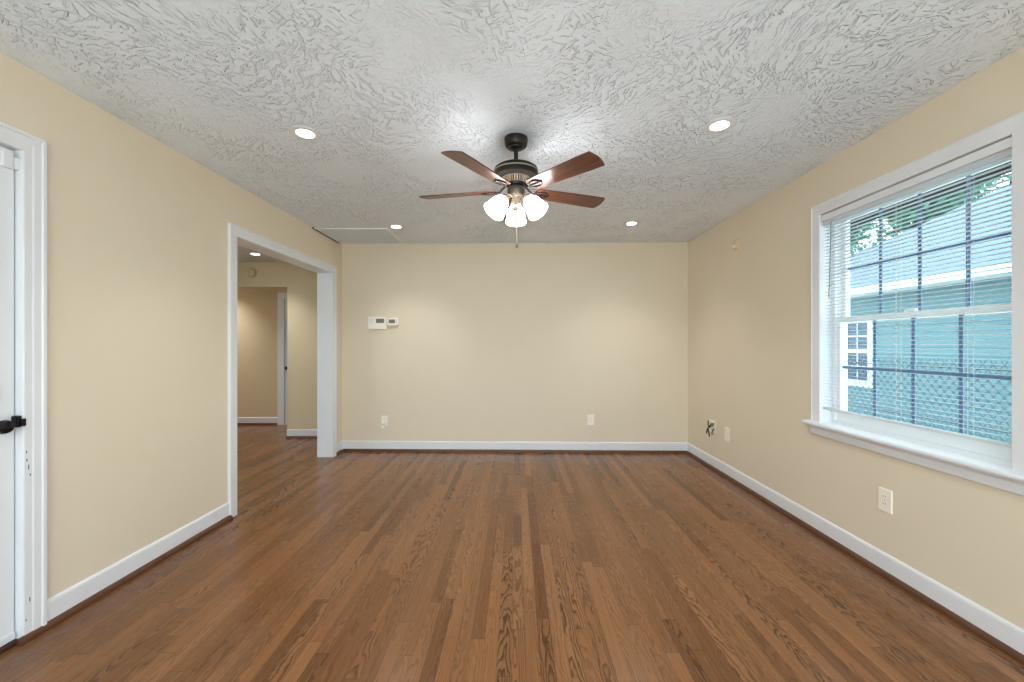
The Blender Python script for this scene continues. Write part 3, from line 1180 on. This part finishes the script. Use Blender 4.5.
def outlet(label, loc, rz, w=0.076, h=0.120, mat='plastic'):
    t = thing('wall_outlet', label, 'outlet', loc, rz, 'wall outlets and plates')
    bm = new_bm()
    plate(bm, w, h, 0.0, 0.007, 0.004, 0.0025)
    obj('cover_plate', bm, M[mat], t)
    for s in (1, -1):
        bm = new_bm()
        plate(bm, 0.034, 0.028, 0.0068, 0.0085, 0.010, 0.0006, oz=s * 0.0195)
        r = obj('receptacle', bm, M[mat], t)
        bm = new_bm()
        for ox, hh in ((-0.0065, 0.009), (0.0065, 0.008)):
            plate(bm, 0.0025, hh, 0.0083, 0.0088, 0.001, 0.0002, ox=ox, oz=s * 0.0195 + 0.003)
        obj('slot', bm, M['black'], r)
    bm = new_bm()
    plate(bm, 0.006, 0.006, 0.0068, 0.0079, 0.0029, 0.0003)
    obj('screw', bm, M['nickel'], t)
    return t

outlet('white wall outlet with a plug in it on the back wall below the thermostat', on_back(-1.545, 0.354), A_B, 0.080, 0.122, 'whiteplastic')
outlet('ivory outlet with nothing plugged in on the back wall', on_back(0.868, 0.377), A_B, 0.078, 0.120)
outlet('ivory outlet on the wall below the window', (XR(2.175), 2.175, 0.408), A_R, 0.078, 0.124)
pl = thing('plug_adapter', 'small white plug adapter in the back wall outlet below the thermostat', 'plug', (-1.552, YB(-1.552) - 0.009, 0.330), A_B)
bm = new_bm()
plate(bm, 0.046, 0.074, 0.0, 0.034, 0.008, 0.005, oz=-0.018)
obj('body', bm, M['whiteplastic'], pl)
bm = new_bm()
plate(bm, 0.020, 0.010, 0.0338, 0.036, 0.003, 0.0008, oz=-0.006)
obj('indicator', bm, M['greyprint'], pl)

bp = thing('blank_plate', 'plain ivory wall plate beside the loose cables on the window wall', 'wall plate', (XR(3.78), 3.78, 0.405), A_R, 0)
bm = new_bm()
plate(bm, 0.082, 0.130, 0.0, 0.007, 0.004, 0.0025)
obj('cover_plate', bm, M['plastic'], bp)
for s in (1, -1):
    bm = new_bm()
    plate(bm, 0.006, 0.006, 0.0068, 0.0079, 0.0029, 0.0003, oz=s * 0.042)
    obj('screw', bm, M['nickel'], bp)

# open cable outlet with loose coax leads
cb = thing('cable_outlet', 'open wall outlet with loose black cables hanging out near the back corner', 'cable outlet', (XR(4.06), 4.06, 0.425), A_R)
bm = new_bm()
panel(bm, lambda u, v, w: (u, -w, v), -0.062, 0.072, -0.062, 0.062, 0.0, 0.006, [(-0.050, 0.052, -0.045, 0.045)])
obj('mounting_ring', bm, M['plastic'], cb)
bm = new_bm()
lathe(bm, [(0.0, 0.001), (0.022, 0.001), (0.022, 0.0035), (0.0, 0.0035)], 18, Matrix.Translation((-0.075, 0, 0.012)) @ Matrix.Rotation(PI / 2, 4, 'X') @ Matrix.Scale(1.7, 4, (0, 1, 0)))
h_ = obj('wall_hole', bm, M['black'], cb)
h_['label'] = 'dark hole in the wall'
bm = new_bm()
tube(bm, [(0.03, 0.0, 0.03), (0.035, -0.03, 0.030), (0.022, -0.05, 0.0), (0.0, -0.055, -0.035), (-0.02, -0.05, -0.07)], 0.0065, 8)
obj('coax_cable', bm, M['black'], cb, True)
bm = new_bm()
tube(bm, [(0.01, 0.0, 0.01), (0.012, -0.03, 0.002), (0.004, -0.045, -0.04), (0.012, -0.04, -0.08), (0.010, -0.035, -0.10)], 0.0065, 8)
obj('coax_cable', bm, M['black'], cb, True)
bm = new_bm()
tube(bm, [(0.03, 0.0, -0.02), (0.034, -0.02, -0.045), (0.05, -0.03, -0.066), (0.072, -0.03, -0.064)], 0.0055, 8)
obj('coax_cable', bm, M['black'], cb, True)
bm = new_bm()
tube(bm, [(0.02, 0.0, 0.035), (0.04, -0.035, 0.048), (0.06, -0.045, 0.058), (0.074, -0.04, 0.052)], 0.007, 8)
w_ = obj('white_lead', bm, M['whiteplastic'], cb, True)
w_['label'] = 'short white lead'
for p, q in (((-0.02, -0.05, -0.07), (-0.028, -0.048, -0.085)), ((0.072, -0.03, -0.064), (0.086, -0.03, -0.062))):
    bm = new_bm()
    tube(bm, [p, q], 0.006, 8)
    obj('coax_connector', bm, M['nickel'], cb, True)

# small sensor high on the window wall
ms = thing('motion_sensor', 'small beige box sensor high on the window wall near the back corner', 'sensor', (XR(3.61), 3.61, 2.155), A_R)
bm = new_bm()
plate(bm, 0.060, 0.085, 0.0, 0.030, 0.006, 0.005)
obj('case', bm, M['beigeplastic'], ms)
bm = new_bm()
plate(bm, 0.038, 0.030, 0.0298, 0.033, 0.006, 0.001, oz=-0.014)
obj('sensor_window', bm, M['plastic'], ms)

# hall smoke detector
sd = thing('smoke_detector', 'round beige smoke detector on the wall above the far passage', 'smoke detector', (-3.545, YH, 2.215))
rx = Matrix.Rotation(PI / 2, 4, 'X')
bm = new_bm()
lathe(bm, [(0.0, 0.0), (0.066, 0.0), (0.068, 0.006), (0.066, 0.014), (0.0, 0.014)], 36, rx)
obj('base', bm, M['beigeplastic'], sd, True)
bm = new_bm()
lathe(bm, [(0.060, 0.0142), (0.060, 0.022), (0.054, 0.032), (0.040, 0.038), (0.026, 0.040), (0.024, 0.037), (0.014, 0.037), (0.012, 0.041), (0.0, 0.042)], 36, rx)
obj('cover', bm, M['beigeplastic'], sd, True)

# door at the end of the corridor
d2 = struct(bpy.data.objects.new('door_2', None))
COL.objects.link(d2)
d2.location = ((CD[0] + CD[1]) / 2, YC, 0)
bm = new_bm()
casing(bm, PC, *CD, [(0.0, 0.0), (0.0, 0.012), (0.03, 0.014), (0.07, 0.018), (0.095, 0.020), (0.095, 0.0)])
rel(obj('casing', bm, M['white']), d2)
bm = new_bm()
casing(bm, PC, *CD, [(0.0, -0.12), (0.0, -0.0005), (0.0195, -0.0005), (0.0195, -0.12)])
rel(obj('jamb', bm, M['white']), d2)
bm = new_bm()
su = CD[1] - CD[0]
pan = [(CD[0] + su * a, CD[0] + su * b, 2.0 * c, 2.0 * d) for a, b in ((0.15, 0.45), (0.55, 0.85)) for c, d in ((0.1, 0.38), (0.46, 0.9))]
panel(bm, PC, CD[0] + 0.003, CD[1] - 0.003, 0.01, CD[3] - 0.003, -0.045, -0.006, pan)
rel(obj('door_slab', bm, M['door']), d2)
bm = new_bm()
for p in pan:
    pbox(bm, PC, p[0] + 0.0005, p[1] - 0.0005, p[2] + 0.0005, p[3] - 0.0005, -0.038, -0.018)
rel(obj('door_panel', bm, M['door']), d2)
bm = new_bm()
lathe(bm, [(0.0, 0.0), (0.03, 0.0), (0.03, 0.006), (0.012, 0.01), (0.011, 0.03), (0.026, 0.042), (0.027, 0.055), (0.012, 0.068), (0.0, 0.069)], 20, Matrix.Translation((CD[0] + 0.055, YC + 0.006, 0.885)) @ rx)
k = rel(obj('door_knob', bm, M['blackmetal'], smooth=True), d2)

# ------------------------------------------------------------------ outside
GZ = -0.45
bm = new_bm()
box(bm, -40, 60, -40, 60, GZ - 0.3, GZ)
struct(obj('ground', bm, M['ground']))

# eave of this house over the window
bm = new_bm()
box(bm, 2.18, 2.42, -1.1, 4.9, 2.122, 2.14)
pbox(bm, lambda u, v, w: (w, u, v), -1.1, 4.9, 2.108, 2.25, 2.422, 2.45)
struct(obj('roof_eave', bm, M['eave']))
bm = new_bm()
vs = hexa(bm, [(2.47, -1.3, 2.251), (2.47, 5.1, 2.251), (2.19, 5.1, 2.42), (2.19, -1.3, 2.42), (2.47, -1.3, 2.28), (2.47, 5.1, 2.28), (2.19, 5.1, 2.45), (2.19, -1.3, 2.45)])
struct(obj('roof', bm, M['shingle']))

# neighbouring house: siding walls, hip roof, one window facing us
NX, NY0, NY1 = 8.0, 2.0, 13.1
EX, EZ, OV = 7.5, 2.36, 0.5
nh = thing('neighbor_house', 'pale green house with hip roof seen through the window', 'house', (NX, 7.5, GZ))
bm = new_bm()
zz = GZ
prof = [(0.0, GZ)]
while zz < 2.40:
    prof += [(-0.016, zz + 0.001), (-0.003, min(zz + 0.15, 2.42))]
    zz += 0.15
prof += [(0.0, 2.42)]
NW = (8.95, 9.95, 0.40, 1.79)
PN = lambda u, v, w: (NX + w, u, v)
for a, b in ((NY0, NW[0]), (NW[1], NY1)):
    sweep(bm, PN, [(w, v) for w, v in prof] , a, b)
pbox(bm, PN, NW[0], NW[1], GZ, NW[2], -0.010, 0.0)
pbox(bm, PN, NW[0], NW[1], NW[3], 2.42, -0.010, 0.0)
box(bm, NX + 0.001, 15.6, NY0, NY1, GZ, 2.42)
rel(obj('siding_wall', bm, M['siding']), nh)
bm = new_bm()
# hip roof: eave rectangle, slopes meeting at a ridge
x0, x1, y0, y1 = EX, 16.1, NY0 - OV, NY1 + OV
PIT = 0.61
hx = (x1 - x0) / 2
rz_ = EZ + 0.14 + PIT * hx
rr = [bm.verts.new(p) for p in ((x0, y0, EZ + 0.14), (x1, y0, EZ + 0.14), (x1, y1, EZ + 0.14), (x0, y1, EZ + 0.14), (x0 + hx, y0 + hx, rz_), (x0 + hx, y1 - hx, rz_))]
for f in ((0, 4, 5, 3), (1, 2, 5, 4), (0, 1, 4), (2, 3, 5), (0, 3, 2, 1)):
    bm.faces.new([rr[i] for i in f])
rel(obj('hip_roof', bm, M['shingle']), nh)
bm = new_bm()
panel(bm, lambda u, v, w: (u, v, w), x0 - 0.02, x1 + 0.02, y0 - 0.02, y1 + 0.02, EZ - 0.02, EZ + 0.139, [(x0 + 0.01, x1 - 0.01, y0 + 0.01, y1 - 0.01)])
rel(obj('fascia', bm, M['extwhite']), nh)
bm = new_bm()
panel(bm, lambda u, v, w: (u, v, w), x0 + 0.011, x1 - 0.011, y0 + 0.011, y1 - 0.011, EZ, EZ + 0.02, [(NX + 0.01, 15.59, NY0 + 0.01, NY1 - 0.01)])
rel(obj('soffit', bm, M['extwhite']), nh)
bm = new_bm()
panel(bm, PN, NW[0] - 0.02, NW[1] + 0.14, NW[2] - 0.12, NW[3] + 0.12, -0.05, -0.0165, [(NW[0] + 0.10, NW[1] - 0.02, NW[2] + 0.02, NW[3] - 0.02)])
nw = rel(obj('window_trim', bm, M['extwhite']), nh)
bm = new_bm()
pbox(bm, PN, NW[0] + 0.09, NW[1] - 0.01, NW[2] + 0.01, NW[3] - 0.01, -0.012, -0.002)
g_ = rel(obj('window_pane', bm, M['extglass']), nh)
g_.parent = nw
g_.matrix_parent_inverse = nw.matrix_parent_inverse.copy()
g_.matrix_parent_inverse = Matrix.Identity(4)
bm = new_bm()
um = [NW[0] + 0.10 + (NW[1] - NW[0] - 0.12) * k / 3 for k in (1, 2)]
panel(bm, PN, NW[0] + 0.10, NW[1] - 0.02, NW[2] + 0.02, NW[3] - 0.02, -0.030, -0.0125,
      [(a + 0.012, b - 0.012, c + 0.012, d - 0.012) for a, b in zip([NW[0] + 0.10] + um, um + [NW[1] - 0.02]) for c, d in ((0.42, 0.75), (0.75, 1.07), (1.13, 1.45), (1.45, 1.77))])
g_ = rel(obj('window_muntin', bm, M['extwhite']), nh)
g_.parent = nw
g_.matrix_parent_inverse = Matrix.Identity(4)

# chain-link fence between the houses
FX, FT, FY0, FY1 = 4.2, 1.10, 0.4, 8.6
fc = thing('chain_link_fence', 'chain-link fence between the window and the pale green house', 'fence', (FX, 4.5, GZ))
bm = new_bm()
DWD, DHT = 0.040, 0.094
nz = int((FT - GZ) / (DHT / 2))
ny = int((FY1 - FY0) / DWD)
for k in range(ny):
    yk = FY0 + DWD * (k + 0.5)
    pts = []
    for j in range(nz + 1):
        s = 1 if (j + k) % 2 else -1
        pts.append((FX + 0.003 * s, yk + s * DWD / 2, GZ + 0.02 + j * DHT / 2))
    s = -s
    pts.append((FX + 0.004, yk + s * DWD * 0.1, pts[-1][2] + DHT * 0.42))
    tube(bm, pts, 0.0031, 4)
rel(obj('wire_mesh', bm, M['steel']), fc)
for zt in (FT - 0.07, 0.50, 0.02):
    bm = new_bm()
    tube(bm, [(FX + 0.008, FY0, zt), (FX + 0.008, FY1, zt)], 0.004, 6)
    rel(obj('tension_wire', bm, M['steel']), fc)
for yp in (FY0, 2.75, 6.3, FY1):
    bm = new_bm()
    lathe(bm, [(0.0, GZ - 0.05), (0.025, GZ - 0.05), (0.025, FT + 0.02), (0.018, FT + 0.045), (0.0, FT + 0.05)], 14, Matrix.Translation((FX + 0.04, yp, 0)))
    rel(obj('post', bm, M['steel'], smooth=True), fc)

# trees behind the neighbouring house
def tree(x, y, h, crad, label, seed):
    rnd = random.Random(seed)
    cg = lambda: max(-1.6, min(1.6, rnd.gauss(0, 1)))
    t = thing('leafy_tree', label, 'tree', (x, y, GZ), 0, 'trees behind the neighbouring house')
    bm = new_bm()
    tube(bm, [(0, 0, -0.05), (0.05, 0.05, h * 0.25), (-0.05, 0.1, h * 0.5), (0.05, 0.0, h * 0.8)], [0.24, 0.18, 0.13, 0.05], 10)
    cent = []
    for k in range(9):
        a = rnd.uniform(0, 2 * PI)
        e = Vector((math.cos(a) * crad * rnd.uniform(0.4, 0.8), math.sin(a) * crad * rnd.uniform(0.4, 0.8), h * rnd.uniform(0.45, 0.95)))
        s = Vector((0, 0.05, h * rnd.uniform(0.3, 0.55)))
        tube(bm, [s, s.lerp(e, 0.5) + Vector((0, 0, 0.2)), e], [0.09, 0.06, 0.02], 7)
        cent.append(e)
    obj('trunk', bm, M['bark'], t, True)
    bm = new_bm()
    for k in range(8200):
        c = rnd.choice(cent)
        d = Vector((cg(), cg(), 0.8 * cg())) * (crad * 0.30)
        p = c + d
        L = rnd.uniform(0.16, 0.30)
        ax = Vector((rnd.uniform(-1, 1), rnd.uniform(-1, 1), rnd.uniform(-1, 0.4))).normalized()
        sd_ = ax.cross(Vector((rnd.uniform(-1, 1), rnd.uniform(-1, 1), 1))).normalized() * L * 0.36
        nrm = ax.cross(sd_).normalized() * L * 0.08
        v = [bm.verts.new(q) for q in (p, p + ax * L * 0.5 + sd_ + nrm, p + ax * L, p + ax * L * 0.5 - sd_ + nrm)]
        bm.faces.new(v)
    f = obj('foliage', bm, M['leaf'], t)
    return t

for k, (x, y, h, c, lb) in enumerate((
        (12.6, 17.2, 8.5, 2.0, 'green tree beyond the low end of the neighbouring hip roof'),
        (17.5, 17.6, 9.5, 2.2, 'green tree rising just behind the sloping roof edge'),
        (23.8, 20.6, 12.0, 2.4, 'green tree in the gap behind the other two trees'),
        (21.6, 13.6, 12.0, 2.3, 'green tree over the roof in the upper corner of the window'))):
    tree(x, y, h, c, lb, 40 + k)
